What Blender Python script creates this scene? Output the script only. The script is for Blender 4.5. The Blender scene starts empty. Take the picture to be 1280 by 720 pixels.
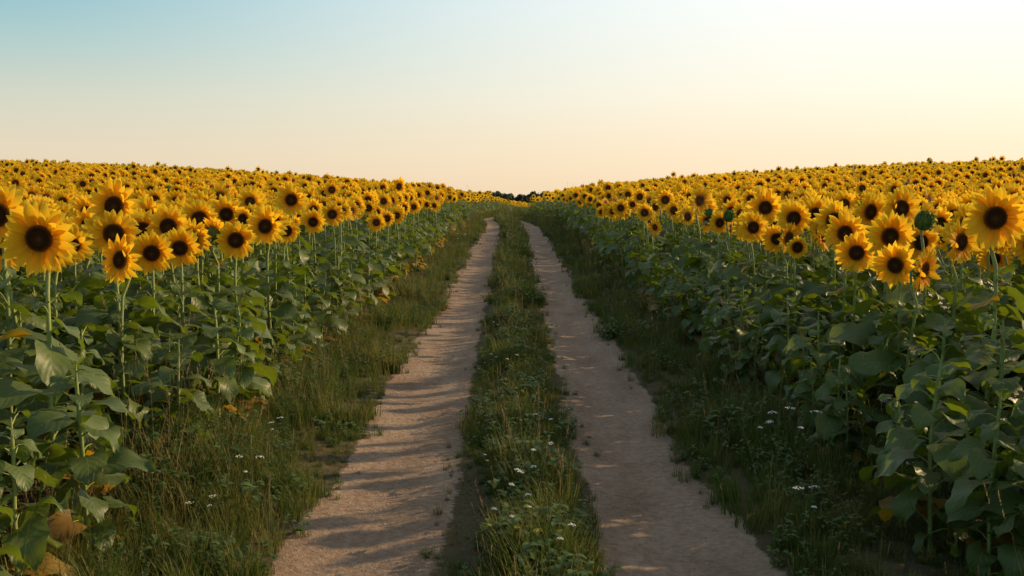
import bpy, math, random
import numpy as np
from mathutils import Vector, noise
R = random.Random(7)
scene = bpy.context.scene
COL = scene.collection

# ------------------------------------------------------------ helpers
def lin(r, g, b):
    f = lambda c: (c/255/12.92) if c/255 <= .04045 else ((c/255+.055)/1.055)**2.4
    return (f(r), f(g), f(b), 1)
def sm(t):
    t = np.clip(t, 0, 1); return t*t*(3-2*t)

class MB:
    def __init__(s): s.v=[]; s.f=[]; s.uv=[]; s.m=[]
    def face(s, idx, uvs, mat): s.f.append(idx); s.uv.extend(uvs); s.m.append(mat)
    def grid(s, rows, mat, flip=False):
        b=len(s.v); n=len(rows[0]); nr=len(rows)
        for r in rows: s.v.extend(r)
        for i in range(nr-1):
            for j in range(n-1):
                q=[b+i*n+j, b+i*n+j+1, b+(i+1)*n+j+1, b+(i+1)*n+j]
                u=[(i/(nr-1), j/(n-1)),(i/(nr-1),(j+1)/(n-1)),((i+1)/(nr-1),(j+1)/(n-1)),((i+1)/(nr-1), j/(n-1))]
                if flip: q.reverse(); u.reverse()
                s.face(q,u,mat)
    def tube(s, pts, rad, n, mat):
        rows=[]
        for k,(p,r) in enumerate(zip(pts,rad)):
            a=pts[min(k+1,len(pts)-1)]; c=pts[max(k-1,0)]
            t=(a-c).normalized()
            x=t.cross(Vector((0,1,0.13))).normalized(); y=t.cross(x)
            rows.append([p+x*r*math.cos(2*math.pi*j/n)+y*r*math.sin(2*math.pi*j/n) for j in range(n+1)])
        s.grid(rows,mat)
    def mesh(s, name, mats, smooth=True):
        me=bpy.data.meshes.new(name)
        me.from_pydata([tuple(p) for p in s.v],[],s.f)
        uv=me.uv_layers.new(name="UVMap")
        uv.data.foreach_set("uv", np.array(s.uv,dtype=np.float32).ravel())
        for m in mats: me.materials.append(m)
        me.polygons.foreach_set("material_index", np.array(s.m,dtype=np.int32))
        me.polygons.foreach_set("use_smooth",[smooth]*len(s.f))
        me.update(); return me

# ------------------------------------------------------------ materials
def newmat(name):
    m=bpy.data.materials.new(name); m.use_nodes=True
    nt=m.node_tree; nt.nodes.clear(); return m,nt
def N(nt,t,**k):
    n=nt.nodes.new(t)
    for a,b in k.items(): setattr(n,a,b)
    return n
def math_(nt,op,a,b=None,c=None):
    n=N(nt,'ShaderNodeMath',operation=op)
    for i,x in enumerate((a,b,c)):
        if x is None: continue
        if isinstance(x,(int,float)): n.inputs[i].default_value=x
        else: nt.links.new(x,n.inputs[i])
    return n.outputs[0]
def mixc(nt,f,a,b,mode='MIX'):
    n=N(nt,'ShaderNodeMix',data_type='RGBA',blend_type=mode)
    for s,x in ((0,f),(6,a),(7,b)):
        if isinstance(x,(int,float)): n.inputs[s].default_value=x
        elif isinstance(x,tuple): n.inputs[s].default_value=x if len(x)==4 else x+(1,)
        else: nt.links.new(x,n.inputs[s])
    return n.outputs[2]
def ramp(nt,f,stops,interp='LINEAR'):
    n=N(nt,'ShaderNodeValToRGB'); cr=n.color_ramp; cr.interpolation=interp
    while len(cr.elements)<len(stops): cr.elements.new(0.5)
    for e,(p,c) in zip(cr.elements,stops):
        e.position=p; e.color=c if len(c)==4 else c+(1,)
    nt.links.new(f,n.inputs[0]); return n.outputs[0]
def noise_(nt,vec,scale,det=4,rough=.55):
    n=N(nt,'ShaderNodeTexNoise'); n.inputs['Scale'].default_value=scale
    n.inputs['Detail'].default_value=det; n.inputs['Roughness'].default_value=rough
    if vec is not None: nt.links.new(vec,n.inputs['Vector'])
    return n.outputs[0]
def finish(nt,col,rough=.6,trans=0,tcol=None,bump=None,bs=.3,bd=.01,spec=.3):
    p=N(nt,'ShaderNodeBsdfPrincipled')
    if isinstance(col,tuple): p.inputs['Base Color'].default_value=col if len(col)==4 else col+(1,)
    else: nt.links.new(col,p.inputs['Base Color'])
    if isinstance(rough,(int,float)): p.inputs['Roughness'].default_value=rough
    else: nt.links.new(rough,p.inputs['Roughness'])
    p.inputs['Specular IOR Level'].default_value=spec
    o=N(nt,'ShaderNodeOutputMaterial')
    if bump is not None:
        b=N(nt,'ShaderNodeBump'); b.inputs['Strength'].default_value=bs; b.inputs['Distance'].default_value=bd
        nt.links.new(bump,b.inputs['Height']); nt.links.new(b.outputs[0],p.inputs['Normal'])
    if trans>0:
        t=N(nt,'ShaderNodeBsdfTranslucent'); c=tcol if tcol is not None else col
        if isinstance(c,tuple): t.inputs[0].default_value=c if len(c)==4 else c+(1,)
        else: nt.links.new(c,t.inputs[0])
        x=N(nt,'ShaderNodeMixShader'); x.inputs[0].default_value=trans
        nt.links.new(p.outputs[0],x.inputs[1]); nt.links.new(t.outputs[0],x.inputs[2])
        nt.links.new(x.outputs[0],o.inputs[0])
    else: nt.links.new(p.outputs[0],o.inputs[0])

def leaf_material(name,c1,c2,vein,trans=.32):
    m,nt=newmat(name)
    tc=N(nt,'ShaderNodeTexCoord'); oi=N(nt,'ShaderNodeObjectInfo')
    sp=N(nt,'ShaderNodeSeparateXYZ'); nt.links.new(tc.outputs['UV'],sp.inputs[0])
    u,v=sp.outputs[0],sp.outputs[1]
    av=math_(nt,'ABSOLUTE',math_(nt,'SUBTRACT',v,.5))
    mid=math_(nt,'LESS_THAN',av,.014)
    n2=noise_(nt,tc.outputs['Object'],30,3)
    k=math_(nt,'ADD',math_(nt,'SUBTRACT',u,math_(nt,'MULTIPLY',av,.85)),math_(nt,'MULTIPLY',n2,.07))
    s=math_(nt,'SINE',math_(nt,'MULTIPLY',k,34.0))
    side=math_(nt,'GREATER_THAN',s,.965)
    vm=math_(nt,'MAXIMUM',mid,math_(nt,'MULTIPLY',side,.5))
    n1=noise_(nt,tc.outputs['Object'],3.5,3)
    f=math_(nt,'ADD',math_(nt,'MULTIPLY',n1,.8),math_(nt,'MULTIPLY',oi.outputs['Random'],.4))
    f=math_(nt,'MULTIPLY_ADD',n2,.35,math_(nt,'SUBTRACT',f,.3))
    n=N(nt,'ShaderNodeClamp'); nt.links.new(f,n.inputs[0])
    col=mixc(nt,n.outputs[0],c1,c2)
    col=mixc(nt,math_(nt,'MULTIPLY',vm,.45),col,vein)
    hb=math_(nt,'ADD',math_(nt,'MULTIPLY',vm,-.3),math_(nt,'MULTIPLY',math_(nt,'ADD',math_(nt,'MULTIPLY',s,.5),n2),.35))
    tcol=mixc(nt,1.0,col,(2.0,1.9,.35),'MULTIPLY')
    finish(nt,col,.46,trans,tcol,hb,.5,.006,.45)
    return m
M_leaf=leaf_material('sunflower_leaf',(.058,.095,.022),(.135,.190,.048),(.21,.27,.10))
M_dry=leaf_material('dry_leaf',(.18,.09,.02),(.42,.28,.05),(.3,.2,.08),.35)

def simple_mat(name,c1,c2,scale=20,rough=.6,trans=0,bs=.3,spec=.3,rnd=.5):
    m,nt=newmat(name); tc=N(nt,'ShaderNodeTexCoord'); oi=N(nt,'ShaderNodeObjectInfo')
    n=noise_(nt,tc.outputs['Object'],scale,4)
    f=math_(nt,'ADD',math_(nt,'MULTIPLY',math_(nt,'SUBTRACT',n,.5),1.6),math_(nt,'MULTIPLY_ADD',oi.outputs['Random'],rnd,.5-rnd/2))
    cl=N(nt,'ShaderNodeClamp'); nt.links.new(f,cl.inputs[0])
    finish(nt,mixc(nt,cl.outputs[0],c1,c2),rough,trans,None,n,bs,.004,spec); return m
M_stem=simple_mat('sunflower_stem',(.16,.215,.055),(.29,.35,.11),30,.6)
M_sepal=simple_mat('sunflower_sepal',(.07,.13,.03),(.15,.24,.06),30,.6,.2)

M_petal,nt=newmat('sunflower_petal')
tc=N(nt,'ShaderNodeTexCoord'); oi=N(nt,'ShaderNodeObjectInfo')
sp=N(nt,'ShaderNodeSeparateXYZ'); nt.links.new(tc.outputs['UV'],sp.inputs[0])
c=ramp(nt,sp.outputs[0],[(0,(.82,.31,.006)),(.28,(.97,.57,.014)),(1,(.98,.72,.045))])
n=noise_(nt,tc.outputs['Object'],25,3)
c=mixc(nt,math_(nt,'MULTIPLY',n,.3),c,(.95,.50,.008))
c=mixc(nt,math_(nt,'MULTIPLY',oi.outputs['Random'],.3),c,(.95,.50,.010))
st=math_(nt,'SINE',math_(nt,'MULTIPLY',sp.outputs[1],40.0))
finish(nt,c,.55,.5,c,st,.4,.002,.2)
M_disc,nt=newmat('sunflower_disc')
tc=N(nt,'ShaderNodeTexCoord'); sp=N(nt,'ShaderNodeSeparateXYZ'); nt.links.new(tc.outputs['UV'],sp.inputs[0])
c=ramp(nt,sp.outputs[0],[(0,(.15,.085,.02)),(.3,(.075,.032,.010)),(.68,(.048,.019,.006)),(.86,(.15,.054,.008)),(1,(.42,.165,.014))])
n=noise_(nt,tc.outputs['Object'],140,3)
c=mixc(nt,1.0,c,mixc(nt,n,(.35,.35,.35),(1.7,1.6,1.5)),'MULTIPLY')
finish(nt,c,.85,0,None,n,.8,.006,.15)

def grass_mat(name,g1,g2,straw,amt):
    m,nt=newmat(name); tc=N(nt,'ShaderNodeTexCoord'); oi=N(nt,'ShaderNodeObjectInfo'); geo=N(nt,'ShaderNodeNewGeometry')
    sp=N(nt,'ShaderNodeSeparateXYZ'); nt.links.new(tc.outputs['UV'],sp.inputs[0])
    n1=noise_(nt,geo.outputs['Position'],1.1,3); n2=noise_(nt,tc.outputs['Object'],40,2)
    col=mixc(nt,n2,g1,g2)
    f=math_(nt,'ADD',math_(nt,'MULTIPLY',oi.outputs['Random'],.5),math_(nt,'ADD',math_(nt,'MULTIPLY',n1,.9),math_(nt,'MULTIPLY',n2,.6)))
    f=math_(nt,'MULTIPLY',math_(nt,'SUBTRACT',f,1.0-amt),2.2)
    f=math_(nt,'MULTIPLY_ADD',sp.outputs[0],.22,f)
    cl=N(nt,'ShaderNodeClamp'); nt.links.new(f,cl.inputs[0])
    col=mixc(nt,cl.outputs[0],col,straw)
    finish(nt,col,.6,.45,col,None,spec=.25); return m
M_grass=grass_mat('grass_blade',(.052,.090,.014),(.13,.18,.032),(.28,.225,.065),-.04)
M_straw=simple_mat('grass_seed_head',(.24,.15,.07),(.42,.32,.17),60,.8,.3)
M_white=simple_mat('white_blossom',(.72,.72,.66),(.86,.85,.80),60,.7,.25)
M_yel=simple_mat('yellow_blossom',(.75,.55,.03),(.85,.68,.08),60,.7,.25)
M_weed=simple_mat('weed_leaf',(.045,.085,.018),(.11,.17,.04),20,.6,.25)
M_stone=simple_mat('pebble_stone',(.22,.17,.125),(.46,.38,.30),50,.85)

# ------------------------------------------------------------ terrain
def xc(y):
    y=np.asarray(y,dtype=float)
    a=.04-.8*np.exp(-((y-70)/13)**2)+.7*np.exp(-((y-96)/9)**2)
    q=np.clip(y-98,0,70)
    return a+.0030*q*q+.42*np.clip(y-168,0,None)
def H(x,y):
    xp=np.abs(x-xc(y))
    base=.45*sm((y-8)/34.)-.38*sm((y-42)/62.)-.035*np.clip(y-104,0,150)*sm((y-104)/30.)
    lat=3.1*(1-np.exp(-np.clip(xp-3,0,None)/21.))*sm((y-8)/75.)
    return base+lat*(1-.45*sm((y-150)/150.))
def Hs(x,y): return float(H(np.float64(x),np.float64(y)))

def grid_obj(name,X,Y,Z,mat,attrs={}):
    ny,nx=X.shape
    co=np.stack([X,Y,Z],-1).reshape(-1,3)
    i=np.arange(ny-1)[:,None]*nx+np.arange(nx-1)[None,:]
    q=np.stack([i,i+1,i+nx+1,i+nx],-1).reshape(-1,4)
    me=bpy.data.meshes.new(name)
    me.vertices.add(len(co)); me.vertices.foreach_set("co",co.ravel())
    me.loops.add(q.size); me.loops.foreach_set("vertex_index",q.ravel().astype(np.int32))
    me.polygons.add(len(q)); me.polygons.foreach_set("loop_start",np.arange(0,q.size,4,dtype=np.int32))
    me.update(calc_edges=True); me.validate()
    me.polygons.foreach_set("use_smooth",[True]*len(me.polygons))
    for k,a in attrs.items():
        at=me.attributes.new(k,'FLOAT','POINT'); at.data.foreach_set("value",a.ravel().astype(np.float32))
    me.materials.append(mat)
    o=bpy.data.objects.new(name,me); COL.objects.link(o); return o

M_ground,nt=newmat('field_soil')
geo=N(nt,'ShaderNodeNewGeometry')
a=noise_(nt,geo.outputs['Position'],.9,6); b=noise_(nt,geo.outputs['Position'],14,5)
c=mixc(nt,a,(.07,.055,.03),(.045,.06,.02)); c=mixc(nt,math_(nt,'MULTIPLY',b,.6),c,(.14,.105,.065))
finish(nt,c,.95,0,None,b,.8,.05,.1)

xs=np.concatenate([-np.geomspace(900,6,60),np.linspace(-5.6,5.6,57),np.geomspace(6,900,60)])
ys=np.concatenate([np.linspace(-60,0,20)[:-1],np.linspace(0,200,160),np.geomspace(205,1800,60)])
XP,Y=np.meshgrid(xs,ys); X=XP+xc(Y)
Z=H(X,Y)-.14*(1-sm((np.abs(XP)-1.55)/.5))
Z+=.02*np.sin(X*5.1+Y*1.3)*np.sin(Y*3.7-X)*sm((np.abs(XP)-2)/1)
grid_obj('ground',X,Y,Z,M_ground)

# dirt path
xs=np.linspace(-2.1,2.1,151)
ys=[-6.]
while ys[-1]<165:
    yy=ys[-1]; ys.append(yy+ (.12 if yy<3 else .028 if yy<10 else .028*(yy/10)**1.5))
ys=np.array(ys)
XP,Y=np.meshgrid(xs,ys); X=XP+xc(Y)
nz=np.zeros_like(X); nz2=np.zeros_like(X); nl=np.zeros_like(X)
for i in range(X.shape[0]):
    for j in range(X.shape[1]):
        x,y=X[i,j],Y[i,j]
        nz[i,j]=noise.noise((x*2.3,y*.6,0)); nz2[i,j]=noise.noise((x*9,y*7,3)); nl[i,j]=noise.noise((x*.9,y*.45,7))+.6*noise.noise((x*5,y*4,9))
rut=sm(((.44+.10*nl)-np.abs(np.abs(XP)-.90))/.12+.5)
prof=.035*np.exp(-(XP/.3)**2)+.05*sm((np.abs(XP)-1.3)/.5)
Z=H(X,Y)-.045+prof-.03*np.exp(-((np.abs(XP)-.89)/.28)**2)+.016*nz*rut+.005*nz2+.012*nz2*(1-rut)
Z=np.where(np.abs(XP)>2.08,Z-.2,Z)

M_dirt,nt=newmat('packed_dirt')
geo=N(nt,'ShaderNodeNewGeometry'); at=N(nt,'ShaderNodeAttribute',attribute_name='rut')
mp=N(nt,'ShaderNodeMapping'); mp.inputs['Scale'].default_value=(1,.35,1); nt.links.new(geo.outputs['Position'],mp.inputs[0])
a=noise_(nt,mp.outputs[0],2.2,5,.6); b=noise_(nt,geo.outputs['Position'],22,6,.65); d=noise_(nt,geo.outputs['Position'],120,3,.6)
c=ramp(nt,a,[(.3,(.30,.205,.14)),(.52,(.44,.32,.23)),(.72,(.54,.41,.30))])
c=mixc(nt,ramp(nt,b,[(.35,(0,0,0)),(.62,(1,1,1))]),mixc(nt,1.0,c,(.64,.60,.56),'MULTIPLY'),c)
c=mixc(nt,math_(nt,'MULTIPLY',d,.45),c,(.24,.165,.115))
vo=N(nt,'ShaderNodeTexVoronoi'); vo.inputs['Scale'].default_value=45; nt.links.new(geo.outputs['Position'],vo.inputs['Vector'])
spk=math_(nt,'MULTIPLY',math_(nt,'LESS_THAN',vo.outputs['Distance'],.16),.45)
c=mixc(nt,spk,c,(.55,.46,.36))
g=mixc(nt,b,(.06,.05,.025),(.15,.12,.06))
f=math_(nt,'ADD',at.outputs['Fac'],math_(nt,'MULTIPLY',math_(nt,'SUBTRACT',b,.5),1.1))
c=mixc(nt,ramp(nt,f,[(.3,(0,0,0)),(.7,(1,1,1))]),g,c)
hb=math_(nt,'ADD',math_(nt,'MULTIPLY',b,1.0),math_(nt,'MULTIPLY',d,.35))
finish(nt,c,.92,0,None,hb,.9,.032,.15)
grid_obj('dirt_path',X,Y,Z,M_dirt,{'rut':rut})
def pathz(x,y):
    xp=abs(x-float(xc(y)))
    if xp>2.05: return Hs(x,y)
    p=.035*math.exp(-(xp/.3)**2)+.05*float(sm((xp-1.3)/.5))
    return Hs(x,y)-.045+p-.03*math.exp(-((xp-.89)/.28)**2)+.016*noise.noise((x*2.3,y*.6,0))*(1 if .5<xp<1.3 else 0)

# ------------------------------------------------------------ sunflower
def leaf(mb,p0,az,L,W,pet,pa,pit,droop,roll,nu,nv,mat,rr):
    d=Vector((math.cos(az),math.sin(az),0)); s0=Vector((-math.sin(az),math.cos(az),0)); z=Vector((0,0,1))
    p1=p0+(d*math.cos(pa)+z*math.sin(pa))*pet
    pm=p0.lerp(p1,.5)+z*.012
    mb.tube([p0,pm,p1],[.006,.0045,.0035],3 if nv<4 else 4,1)
    pos=p1.copy(); rows=[]
    ph=rr.uniform(0,6); fold=rr.uniform(.12,.4); wv=rr.uniform(.05,.12)*L; sw=rr.uniform(-.35,.35)
    for i in range(nu+1):
        t=i/nu; ang=pit-droop*t
        dd=d*math.cos(ang)+z*math.sin(ang); nn=-d*math.sin(ang)+z*math.cos(ang)
        dd=(dd+s0*sw*t).normalized()
        s=s0*math.cos(roll)+nn*math.sin(roll); n2=nn*math.cos(roll)-s0*math.sin(roll)
        w=W/2*((t+.06)**.35*(1-t)**.8)/.526
        if i==nu: w=.001
        row=[]
        for j in range(nv+1):
            v=-1+2*j/nv
            jag=1+(.05*(-1)**i if abs(v)==1 and nv>=4 else 0)
            q=pos+s*v*w*jag+n2*(fold*abs(v)*w*(1-.6*abs(v))+wv*abs(v)**2*math.sin(ph+t*9+v*2))-dd*(.16*L*abs(v)**1.5*max(0,1-t*3.2))
            row.append(q)
        rows.append(row); pos=pos+dd*(L/nu)
    mb.grid(rows,mat)

def head(mb,c,n,R0,Rp,npet,det,rr,bud=False):
    n=n.normalized(); r=n.cross(Vector((0,0,1))).normalized(); u=r.cross(n)
    P=lambda rad,th,zz: c+(r*math.cos(th)+u*math.sin(th))*rad+n*zz
    ns=24 if det==2 else 12 if det==1 else 8
    rings=[0.02,.25,.5,.75,.92,1.0] if det==2 else [.05,.6,1.0]
    if not bud:
        rows=[[P(R0*k,2*math.pi*j/ns,.012+.022*math.sin(min(1,k)*math.pi*.85)-.004*k) for j in range(ns+1)] for k in rings]
        b=len(mb.v)
        m_=len(rings)
        for row in rows: mb.v.extend(row)
        for i in range(m_-1):
            for j in range(ns):
                q=[b+i*(ns+1)+j,b+(i+1)*(ns+1)+j,b+(i+1)*(ns+1)+j+1,b+i*(ns+1)+j+1]
                mb.face(q,[(rings[i],0),(rings[i+1],0),(rings[i+1],1),(rings[i],1)],3)
        mb.face([b+j for j in range(ns)],[(0,0)]*ns,3)
        if det==2:   # florets
            K=230
            for k in range(K):
                f=math.sqrt((k+.5)/K); th=k*2.39996; rad=R0*f*.98
                zz=.012+.022*math.sin(f*math.pi*.85)-.004*f
                h=rr.uniform(.005,.009)+(.007 if f>.72 else 0); w=.0042
                b=len(mb.v)
                for (a1,b1) in ((-1,-1),(1,-1),(0,1.2)):
                    mb.v.append(P(rad,th,zz-.002)+r*a1*w+u*b1*w)
                mb.v.append(P(rad*(1.03),th,zz+h)+r*rr.uniform(-.002,.002))
                for tri in ((0,1,3),(1,2,3),(2,0,3)):
                    mb.face([b+t for t in tri],[(f,0)]*3,3)
        nu,nv=(5,2) if det==2 else (3,2) if det==1 else (2,1)
        layers=2 if det>0 else 1
        for ly in range(layers):
            cnt=npet-ly*2
            for k in range(cnt):
                th=2*math.pi*(k+.5*ly+rr.uniform(-.28,.28))/cnt
                Lp=(Rp-R0*.9)*rr.uniform(.82,1.14); w=(.024 if det==2 else .028 if det==1 else .038)*rr.uniform(.8,1.2)*(Rp/.19)
                lift=(.08 if ly==0 else .26)+rr.uniform(-.22,.24); curl=rr.uniform(-.7,.35); side=rr.uniform(-.3,.3)
                if rr.random()<.06: lift=rr.uniform(.6,1.1); curl=.3
                rd=(r*math.cos(th)+u*math.sin(th)); td=(-r*math.sin(th)+u*math.cos(th))
                pos=P(R0*.88,th,.004+.008*ly); rows=[]
                for i in range(nu+1):
                    t=i/nu; ang=lift+curl*t
                    dd=(rd*math.cos(ang)+n*math.sin(ang))+td*side*t; nn=n*math.cos(ang)-rd*math.sin(ang)
                    ww=w*(math.sin(math.pi*(.14+.80*t))**.8)*(1 if i<nu else .25)
                    row=[pos+td*ww*(-1+2*j/nv)+nn*(abs(-1+2*j/nv)*ww*.35) for j in range(nv+1)]
                    rows.append(row); pos=pos+dd*(Lp/nu)
                mb.grid(rows,2)
    Rb=R0*1.08
    prof=[(Rb,.0),(Rb*.9,-.022),(Rb*.5,-.042),(.014,-.055)]
    if bud: prof=[(.005,.035),(Rb*.5,.03),(Rb*.9,.012)]+prof
    rows=[[P(a,2*math.pi*j/ns,b) for j in range(ns+1)] for a,b in prof]
    mb.grid(rows,4)
    nse=16 if det==2 else 9 if det==1 else 0
    if bud: nse=44 if det==2 else 14
    for k in range(nse):
        th=2*math.pi*(k+rr.uniform(-.3,.3))/nse
        rd=(r*math.cos(th)+u*math.sin(th)); td=(-r*math.sin(th)+u*math.cos(th))
        L=R0*rr.uniform(.7,1.0); w=R0*.2; ra=.95*(1 if not bud or k%2 else .6)
        pos=P(R0*ra,th,-.012 if ra>.9 else .022); rows=[]
        a0=rr.uniform(.5,1.3) if bud else -.15
        for i in range(4):
            t=i/3; ang=a0+(1.3 if bud else -.25)*t
            ww=w*(1-t)**.6+.0008
            rows.append([pos-td*ww,pos+td*ww]); pos=pos+(rd*math.cos(ang)+n*math.sin(ang))*(L/3)
        mb.grid(rows,4)

SMATS=[M_leaf,M_stem,M_petal,M_disc,M_sepal,M_dry]
H0=1.65
def sunflower_mesh(name,seed,det,kind='open'):
    rr=random.Random(seed); mb=MB()
    lean=Vector((rr.uniform(-.05,.05),rr.uniform(-.05,.04),0))
    yaw=rr.uniform(-.30,.30); tilt=rr.uniform(-.12,.16)
    if kind=='back': yaw+=math.pi*.92; tilt=.5
    n=Vector((math.sin(yaw)*math.cos(tilt),-math.cos(yaw)*math.cos(tilt),math.sin(tilt)))
    hc=Vector((lean.x*1.3,lean.y*1.3,H0))
    top=hc-n*.055
    def sp(t):
        z=t*(H0-.13)
        return Vector((lean.x*t*t*1.2+.012*math.sin(t*6+seed),lean.y*t*t*1.2+.012*math.cos(t*5+seed),z))
    ns={2:9,1:5,0:2}[det]
    pts=[sp(i/ns) for i in range(ns+1)]
    rad=[.0155-.005*i/(ns+3) for i in range(ns+1)]
    if kind!='leafy':
        e=pts[-1]
        bk=Vector((hc.x,hc.y,0))-n*.13; pts[-1]=Vector((e.x*.4+bk.x*.6,e.y*.4+bk.y*.6,e.z))
        mid=(pts[-1]+top)*.5+Vector((0,0,.03))-n*.025
        pts+= [mid,top]; rad+=[.011,.012]
    else:
        pts=pts[:-1]; rad=rad[:-1]; rad[-1]=.004
    mb.tube(pts,rad,{2:8,1:5,0:3}[det],1)
    nl={0:9,1:14,2:22}[det]
    if kind=='leafy': nl+=2
    az=rr.uniform(0,6.28)
    for k in range(nl):
        f=(k+.5)/nl; t=.05+.82*f
        az+=2.4+rr.uniform(-.35,.35)
        size=(.16+.15*math.sin(math.pi*min(1,f*1.0+.05))**.9)*rr.uniform(.72,1.15)
        if f>.85: size*=.68
        dry=(f<.30 and rr.random()<.30) or rr.random()<.015
        droop=rr.uniform(.7,1.6)+(.6 if f<.3 else 0)
        nu,nv={2:(8,4),1:(4,2),0:(2,2)}[det]
        leaf(mb,sp(t*1.0),az,size*(1.1 if det else 1.35),size*rr.uniform(.74,.97)*(1 if det else 1.35),rr.uniform(.08,.17)*(.7 if f>.85 else 1),rr.uniform(.2,.9),rr.uniform(-.4,.35),droop,rr.uniform(-.6,.6),nu,nv,5 if dry else 0,rr)
    R0=.078*rr.uniform(.92,1.10); Rp=.193*rr.uniform(.90,1.08)
    if kind=='small': R0*=.7; Rp*=.68
    if kind=='bud': head(mb,hc,n,.065,0,0,det,rr,True)
    elif kind!='leafy': head(mb,hc,n,R0,Rp,{2:20,1:16,0:11}[det],det,rr)
    return mb.mesh(name,SMATS)

def src_collection(name,objs):
    c=bpy.data.collections.new(name)
    for k,(nm,me) in enumerate(objs):
        o=bpy.data.objects.new(nm,me); c.objects.link(o)
    return c
def variants(tag,det):
    L=[]
    for k in range(7): L.append((f'{tag}_a{k}',sunflower_mesh(f'{tag}_a{k}',100*det+k+3,det)))
    L.append((f'{tag}_b0',sunflower_mesh(f'{tag}_b0',100*det+51,det,'small')))
    L.append((f'{tag}_c0',sunflower_mesh(f'{tag}_c0',100*det+61,det,'bud')))
    L.append((f'{tag}_d0',sunflower_mesh(f'{tag}_d0',100*det+71,det,'back')))
    L.append((f'{tag}_e0',sunflower_mesh(f'{tag}_e0',100*det+81,det,'leafy')))
    L.append((f'{tag}_e1',sunflower_mesh(f'{tag}_e1',100*det+82,det,'leafy')))
    return L
VH=variants('sunflower_plant_near',2); VM=variants('sunflower_plant_mid',1); VL=variants('sunflower_plant_far',0)

def scatter(name,coll,pts,rots,scl,idx):
    me=bpy.data.meshes.new(name); n=len(pts)
    me.vertices.add(n); me.vertices.foreach_set("co",np.array(pts,dtype=np.float32).ravel())
    a=me.attributes.new('rot','FLOAT_VECTOR','POINT'); a.data.foreach_set("vector",np.array(rots,dtype=np.float32).ravel())
    a=me.attributes.new('scl','FLOAT','POINT'); a.data.foreach_set("value",np.array(scl,dtype=np.float32))
    a=me.attributes.new('idx','INT','POINT'); a.data.foreach_set("value",np.array(idx,dtype=np.int32))
    o=bpy.data.objects.new(name,me); COL.objects.link(o)
    ng=bpy.data.node_groups.new(name+'_nodes','GeometryNodeTree')
    ng.interface.new_socket('Geometry',in_out='INPUT',socket_type='NodeSocketGeometry')
    ng.interface.new_socket('Geometry',in_out='OUTPUT',socket_type='NodeSocketGeometry')
    gi=ng.nodes.new('NodeGroupInput'); go=ng.nodes.new('NodeGroupOutput')
    ci=ng.nodes.new('GeometryNodeCollectionInfo'); ci.inputs['Collection'].default_value=coll
    ci.inputs['Separate Children'].default_value=True; ci.inputs['Reset Children'].default_value=True
    ip=ng.nodes.new('GeometryNodeInstanceOnPoints'); ip.inputs['Pick Instance'].default_value=True
    def na(nm,t):
        x=ng.nodes.new('GeometryNodeInputNamedAttribute'); x.data_type=t; x.inputs['Name'].default_value=nm
        return x.outputs['Attribute']
    er=ng.nodes.new('FunctionNodeEulerToRotation'); ng.links.new(na('rot','FLOAT_VECTOR'),er.inputs[0])
    ng.links.new(gi.outputs[0],ip.inputs['Points']); ng.links.new(ci.outputs[0],ip.inputs['Instance'])
    ng.links.new(na('idx','INT'),ip.inputs['Instance Index']); ng.links.new(er.outputs[0],ip.inputs['Rotation'])
    ng.links.new(na('scl','FLOAT'),ip.inputs['Scale']); ng.links.new(ip.outputs[0],go.inputs[0])
    md=o.modifiers.new('scatter','NODES'); md.node_group=ng
    return o

# individually planted foreground sunflowers: x, y, head height, variant, yaw
heroes=[(-2.66,5.7,1.75,0,.0),(-3.36,6.6,1.87,1,.1),(-3.03,7.6,1.70,2,.35),(-3.02,9.0,1.71,3,-.1),(-2.50,9.0,1.59,4,0),
 (-2.44,10.0,1.68,5,.1),(-3.12,10.0,1.76,6,0),(-3.27,8.3,1.90,5,.1),(-3.15,11.2,1.78,0,.1),(-2.78,14.0,1.62,1,.2),(-2.8,12.4,1.55,2,.3),
 (3.41,6.9,1.84,0,-.1),(3.02,8.0,1.67,1,.0),(3.08,9.5,1.75,2,-.1),(2.83,11.5,1.62,3,0),(2.72,9.5,1.50,7,0),
 (3.86,8.5,1.74,4,.1),(3.38,8.1,1.79,8,0),(3.06,11.9,1.84,5,0),(2.95,14.3,1.60,6,0),(2.85,13.0,1.72,8,.2),(3.94,10.0,1.86,3,.1),(4.3,12.0,1.80,1,0),(3.45,10.8,1.66,6,.2)]
for (x,y,z,v,yw) in heroes:
    g=Hs(x,y); o=bpy.data.objects.new('sunflower',VH[v][1]); COL.objects.link(o)
    o.location=(x,y,g-.02); s=(z-g+.02)/H0; o.scale=(s,s,s); o.rotation_euler=(0,0,yw)
HX=np.array([(h[0],h[1]) for h in heroes])

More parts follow.
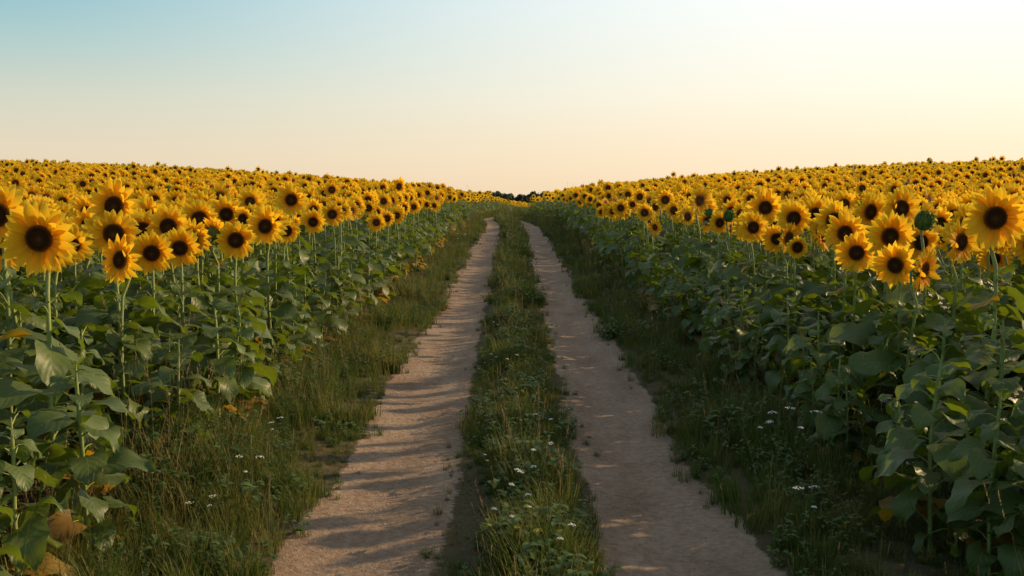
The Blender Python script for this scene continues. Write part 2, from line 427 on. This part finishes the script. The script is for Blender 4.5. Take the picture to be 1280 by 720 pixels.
def field(sgn,y0,y1,dy,dx,wid):
    P=[];RO=[];S=[];I=[]
    y=y0
    while y<y1:
        k=0; x=2.34+R.uniform(-.05,.12)
        while x<wid(y):
            px=sgn*(x+R.gauss(0,.07))+float(xc(y)); py=y+R.uniform(-.5,.5)*dy
            first=x<2.6; x+=dx
            if R.random()<.05: continue
            if py<20 and np.min(np.hypot(HX[:,0]-px,HX[:,1]-py))<.32: continue
            s=R.gauss(1.0,.06)
            if py<12: s*=.96
            q=R.random()
            i=7 if q<.04 else 8 if q<.06 else 9 if q<.08 else R.randrange(7)
            if py>50 and R.random()<.03: s*=1.12
            if first:                 # edge row: leafy plants, slightly stunted
                if py<16: i=R.choice([10,11]); s=R.uniform(.50,.85)
                elif R.random()<.5: i=R.choice([10,11]); s=R.uniform(.65,.92)
                else: s=R.uniform(.80,.97)
            elif py<7.2 and abs(px)<4.2: i=R.choice([10,11]); s=R.uniform(.82,.97)
            P.append((px,py,Hs(px,py)-.02)); RO.append((R.uniform(-.05,.05),R.uniform(-.05,.05),R.gauss(.05,.30) if i<8 else R.uniform(0,6.28))); S.append(s); I.append(i)
        y+=dy
    return P,RO,S,I
CH=src_collection('sunflower_near_sources',VH); CM=src_collection('sunflower_mid_sources',VM); CL=src_collection('sunflower_far_sources',VL)
tot=0
for zone,(c_,y0,y1,dy,dx,wid) in enumerate([(CH,-2,14,.44,.58,lambda y:9+.3*max(y,0)),(CM,14,48,.45,.60,lambda y:.60*y+5),(CL,48,160,.66,.82,lambda y:.57*y+6)]):
    A=[[],[],[],[]]
    for sgn in (-1,1):
        r=field(sgn,y0,y1,dy,dx,wid)
        for a,b in zip(A,r): a.extend(b)
    tot+=len(A[0]); scatter('sunflower_field',c_,*A)
print('sunflowers',tot)

# ------------------------------------------------------------ grass & weeds
def blade(mb,p,az,h,w,bend,mat=0,n=4):
    d=Vector((math.cos(az),math.sin(az),0)); s=Vector((-math.sin(az),math.cos(az),0)); rows=[]
    pos=Vector(p)
    for i in range(n+1):
        t=i/n; a=math.pi/2-bend*t*t-.12
        ww=w*(1-t)**.7+.0003
        rows.append([pos-s*ww,pos+s*ww]); pos=pos+(d*math.cos(a)+Vector((0,0,1))*math.sin(a))*(h/n)
    mb.grid(rows,mat); return pos
def tuft(name,seed,n,rad,h0,h1,w,stalks=0,umbel=0,weeds=0,yel=0):
    rr=random.Random(seed); mb=MB()
    for k in range(n):
        a=rr.uniform(0,6.28); r=rad*math.sqrt(rr.random()); 
        blade(mb,(r*math.cos(a),r*math.sin(a),-.02),a+rr.gauss(0,.9),rr.uniform(h0,h1),w*rr.uniform(.7,1.3),rr.uniform(.5,2.3),0,4 if h1>.3 else 3)
    for k in range(stalks):
        a=rr.uniform(0,6.28); r=rad*rr.random(); hh=h1*rr.uniform(1.15,1.6)
        e=blade(mb,(r*math.cos(a),r*math.sin(a),-.02),a,hh,.0014,rr.uniform(.2,.6),1,5)
        for q in range(16):
            b=rr.uniform(0,6.28); zz=e-Vector((math.cos(a)*.25,math.sin(a)*.25,.9)).normalized()*rr.uniform(0,.11)
            blade(mb,zz,b,rr.uniform(.010,.022),.0022,.5,1,2)
    for k in range(umbel+yel):
        a=rr.uniform(0,6.28); r=rad*1.2*rr.random(); hh=h1*rr.uniform(.75,1.25)
        mt=2 if k<umbel else 4
        e=blade(mb,(r*math.cos(a),r*math.sin(a),-.02),a,hh,.0016,.35,3,4)
        ur=rr.uniform(.012,.026)
        for q in range(18):
            b=rr.uniform(0,6.28); c=ur*math.sqrt(rr.random()); o=e+Vector((c*math.cos(b),c*math.sin(b),.006*(1-c/ur)+rr.uniform(-.002,.002)))
            w=.0045; i0=len(mb.v); t=rr.uniform(-.002,.002)
            mb.v.extend([o+Vector((w,0,t)),o+Vector((0,w,-t)),o+Vector((-w,0,t)),o+Vector((0,-w,-t)),o+Vector((0,0,.004))])
            for j in range(4): mb.face([i0+j,i0+(j+1)%4,i0+4],[(0,0)]*3,mt)
            if q%3==0: mb.tube([e-Vector((0,0,.03)),o],[.0008,.0006],3,3)
    for k in range(weeds):
        a=rr.uniform(0,6.28); r=rad*.4; L=rr.uniform(.04,.09)
        st=blade(mb,(r*math.cos(a),r*math.sin(a),-.01),a,rr.uniform(.05,h1*.8),.0022,.4,3,3)
        for q in range(4):
            b=rr.uniform(0,6.28); d=Vector((math.cos(b),math.sin(b),0)); s=Vector((-math.sin(b),math.cos(b),0)); pos=st-Vector((0,0,rr.uniform(0,.05))); rows=[]
            for i in range(5):
                t=i/4; a2=.5-1.3*t; ww=L*.24*math.sin(math.pi*(.08+.88*t))
                rows.append([pos-s*ww+Vector((0,0,ww*.3)),pos,pos+s*ww+Vector((0,0,ww*.3))]); pos=pos+(d*math.cos(a2)+Vector((0,0,math.sin(a2))))*L/4
            mb.grid(rows,3)
    return mb.mesh(name,[M_grass,M_straw,M_white,M_weed,M_yel])
T=[('grass_a0',tuft('grass_a0',1,46,.08,.08,.24,.0034)),
   ('grass_a1',tuft('grass_a1',2,42,.09,.10,.30,.0036,0)),
   ('grass_a2',tuft('grass_a2',3,34,.08,.06,.18,.0034,0,0,6)),
   ('grass_a3',tuft('grass_a3',4,34,.08,.10,.26,.0032,2)),
   ('grass_b0',tuft('grass_b0',5,52,.11,.20,.52,.0042,0)),
   ('grass_b1',tuft('grass_b1',6,46,.12,.25,.60,.0042,3)),
   ('grass_b2',tuft('grass_b2',7,32,.11,.15,.42,.0038,0,0,8)),
   ('grass_b3',tuft('grass_b3',8,36,.10,.20,.52,.0034,5)),
   ('grass_c0',tuft('grass_c0',9,14,.08,.10,.30,.0028,0,3,3)),
   ('grass_c1',tuft('grass_c1',10,14,.08,.10,.24,.0028,0,2,2)),
   ('grass_c2',tuft('grass_c2',12,14,.08,.10,.24,.0028,0,0,3,3))]
CG=src_collection('grass_sources',T)
def edge_n(x,y): return noise.noise((x*.9,y*.45,7))+.6*noise.noise((x*5,y*4,9))
A=[[],[],[],[]]
def put(x,y,s,i,tl=.12):
    A[0].append((x,y,pathz(x,y)-.004)); A[1].append((R.uniform(-tl,tl),R.uniform(-tl,tl),R.uniform(0,6.28))); A[2].append(s); A[3].append(i)
def zone_pts(x0,x1,y0,y1,dens):
    n=int((x1-x0)*(y1-y0)*dens)
    for _ in range(n): yield R.uniform(x0,x1),R.uniform(y0,y1)
bands=[(1.5,9,1.0,1.0),(9,18,.60,1.15),(18,40,.28,1.45),(40,108,.10,2.1)]
for (y0,y1,dn,sc) in bands:
    for xp,y in zone_pts(-.66,.66,y0,y1,150*dn):      # middle strip
        x=xp+float(xc(y)); e=.42+.17*edge_n(x,y)
        if abs(xp)>e+.05: continue
        near=1-abs(xp)/(e+.05)
        if near<.25 and R.random()<.35: continue
        clump=.85+1.0*noise.noise((x*1.7,y*.9,20))
        s=sc*(.42+.85*near**.6)*clump*R.uniform(.75,1.2)
        q=R.random(); i=0 if q<.40 else 1 if q<.68 else 2 if q<.93 else 3 if q<.994 else 9
        put(x,y,s,i)
    for sgn in (-1,1):                                  # verges
        for xq,y in zone_pts(1.12,2.75,y0,y1,88*dn):
            x=sgn*xq+float(xc(y)); e=1.33+.17*edge_n(x,y)
            if xq<e-.06: continue
            k=min(1,(xq-e+.06)/.8)
            if k<.15 and R.random()<.3: continue
            clump=.85+.9*noise.noise((x*1.1,y*.7,30))
            if R.random()<.20+.55*k:
                q=R.random(); i=4 if q<.45 else 5 if q<.58 else 6 if q<.90 else 7
                s=(.36+.46*k)*clump*R.uniform(.7,1.2)
            else:
                i=R.choice([0,1,0,1,2,2,3]); s=(.75+.6*k)*clump*R.uniform(.7,1.2)
            if R.random()<.002: i=8; s=R.uniform(.8,1.3)
            put(x,y,s*(sc**.7),i)
for _ in range(220):
    y=R.uniform(3,40); xp=R.choice([-1,1])*(.89+R.choice([-1,1])*abs(R.gauss(.36,.05))); put(xp+float(xc(y)),y,R.uniform(.2,.45),R.choice([0,2]))
for (x,y,i,s) in [(1.93,6.9,8,1.5),(1.98,6.95,8,1.3),(2.6,7.1,8,1.5),(-1.65,7.3,8,1.0),(-1.8,6.35,8,1.0),(-1.68,5.4,8,.9),(-.02,5.9,9,1.1),(.12,5.7,9,1.1),(-.1,5.45,9,1),(.2,6.4,9,1.1),(.3,7.6,9,1.1),(.03,5.3,10,1.),(.24,5.5,9,1),(.15,5.25,10,.9)]:
    put(x,y,s,i)
scatter('grass',CG,*A); print('tufts',len(A[0]))

# pebbles
def peb(name,seed):
    rr=random.Random(seed); import bmesh
    bm=bmesh.new(); bmesh.ops.create_icosphere(bm,subdivisions=2,radius=1)
    for v in bm.verts:
        v.co*=1+.35*noise.noise(v.co*1.3+Vector((seed,0,0))); v.co.z*=.55
    me=bpy.data.meshes.new(name); bm.to_mesh(me); bm.free(); me.materials.append(M_stone); 
    for p in me.polygons: p.use_smooth=True
    return me
CP=src_collection('pebble_sources',[(f'pebble_{k}',peb(f'pebble_{k}',k)) for k in range(4)])
A=[[],[],[],[]]
for _ in range(2600):
    y=2.5+22*R.random()**1.5; xp=R.choice([-1,1])*(.89+R.gauss(0,.26)); x=xp+float(xc(y))
    put(x,y,.003+.011*R.random()**3,R.randrange(4),.4)
scatter('pebbles',CP,*A)

# ------------------------------------------------------------ distant trees
M_tl=simple_mat('tree_foliage',(.020,.040,.022),(.045,.07,.035),.6,.7,.1)
M_bark=simple_mat('tree_bark',(.06,.045,.03),(.10,.08,.06),5,.9)
mb=MB(); rr=random.Random(5)
for k in range(120):
    x=rr.uniform(-70,100); y=330+rr.uniform(-9,9); g=Hs(x,y)
    top=2.6+rr.uniform(-.8,.6); h=top-g; cr=h*rr.uniform(.36,.5)
    mb.tube([Vector((x,y,g-.3)),Vector((x+.1,y,g+h*.35)),Vector((x+.15,y,g+h*.7))],[.22,.16,.07],6,1)
    for q in range(3):
        a=rr.uniform(0,6.28); mb.tube([Vector((x+.1,y,g+h*.35)),Vector((x+math.cos(a)*cr*.6,y+math.sin(a)*cr*.6,g+h*.65))],[.09,.03],4,1)
    cl=[(Vector((x+rr.gauss(0,cr*.45),y+rr.gauss(0,cr*.45),g+h*rr.uniform(.3,.88))),cr*rr.uniform(.3,.5)) for _ in range(9)]
    for c0,r0 in cl:
        for q in range(45):
            d=Vector((rr.gauss(0,1),rr.gauss(0,1),rr.gauss(0,1))).normalized(); p=c0+d*r0*rr.uniform(.6,1.05)
            if p.z>top: p.z=top-rr.random()*.3
            t=d.cross(Vector((rr.random(),rr.random(),rr.random()))).normalized(); b=(d+t*.5).cross(t).normalized(); w=rr.uniform(.3,.6)
            i0=len(mb.v); mb.v.extend([p+t*w,p+b*w*.7,p-t*w,p-b*w*.7]); mb.face([i0,i0+1,i0+2,i0+3],[(0,0),(1,0),(1,1),(0,1)],0)
o=bpy.data.objects.new('distant_trees',mb.mesh('distant_trees',[M_tl,M_bark],False)); COL.objects.link(o)

# ------------------------------------------------------------ light
SUN_AZ,SUN_EL=66,20.5
az,el=math.radians(SUN_AZ),math.radians(SUN_EL)
sd=Vector((math.sin(az)*math.cos(el),math.cos(az)*math.cos(el),math.sin(el)))
sl=bpy.data.lights.new('sun','SUN'); sl.energy=5; sl.angle=math.radians(.6); sl.color=(1,.70,.38)
so=bpy.data.objects.new('sun',sl); COL.objects.link(so); so.rotation_euler=(-sd).to_track_quat('-Z','Y').to_euler(); so.location=(30,15,20)

w=bpy.data.worlds.new("World"); scene.world=w; w.use_nodes=True; nt=w.node_tree; nt.nodes.clear()
sk=N(nt,'ShaderNodeTexSky'); sk.sky_type='NISHITA'; sk.sun_disc=False; sk.sun_elevation=el; sk.sun_rotation=az
bg1=N(nt,'ShaderNodeBackground'); bg1.inputs[1].default_value=.015; nt.links.new(sk.outputs[0],bg1.inputs[0])
tc=N(nt,'ShaderNodeTexCoord'); sp=N(nt,'ShaderNodeSeparateXYZ'); nt.links.new(tc.outputs['Generated'],sp.inputs[0])
cool=ramp(nt,sp.outputs[2],[(0,lin(230,206,174)),(.04,lin(226,210,183)),(.09,lin(206,208,190)),(.14,lin(168,198,196)),(.19,lin(128,184,197)),(.45,lin(128,150,164)),(1,lin(120,135,148))])
warm=ramp(nt,sp.outputs[2],[(0,lin(248,220,184)),(.05,lin(252,231,200)),(.10,lin(255,245,224)),(.18,lin(255,255,248)),(.40,lin(225,220,210)),(1,lin(145,148,155))])
g=Vector((math.sin(math.radians(52))*math.cos(math.radians(19)),math.cos(math.radians(52))*math.cos(math.radians(19)),math.sin(math.radians(19))))
dp=N(nt,'ShaderNodeVectorMath',operation='DOT_PRODUCT'); nt.links.new(tc.outputs['Generated'],dp.inputs[0]); dp.inputs[1].default_value=g
mr=N(nt,'ShaderNodeMapRange'); mr.interpolation_type='SMOOTHSTEP'; nt.links.new(dp.outputs['Value'],mr.inputs['Value'])
mr.inputs['From Min'].default_value=.16; mr.inputs['From Max'].default_value=.92
c=mixc(nt,mr.outputs[0],cool,warm)
bg2=N(nt,'ShaderNodeBackground'); bg2.inputs[1].default_value=.98; nt.links.new(c,bg2.inputs[0])
ad=N(nt,'ShaderNodeAddShader'); nt.links.new(bg1.outputs[0],ad.inputs[0]); nt.links.new(bg2.outputs[0],ad.inputs[1])
wo=N(nt,'ShaderNodeOutputWorld'); nt.links.new(ad.outputs[0],wo.inputs[0])

# ------------------------------------------------------------ camera
cd=bpy.data.cameras.new('camera'); cd.lens=35; cd.sensor_width=36; cd.clip_end=4000; cd.clip_start=.05
co=bpy.data.objects.new('camera',cd); COL.objects.link(co); co.location=(0,0,2.0)
co.rotation_euler=(math.radians(90-5.37),0,0); scene.camera=co
scene.view_settings.view_transform='Standard'; scene.view_settings.look='None'; scene.view_settings.exposure=0
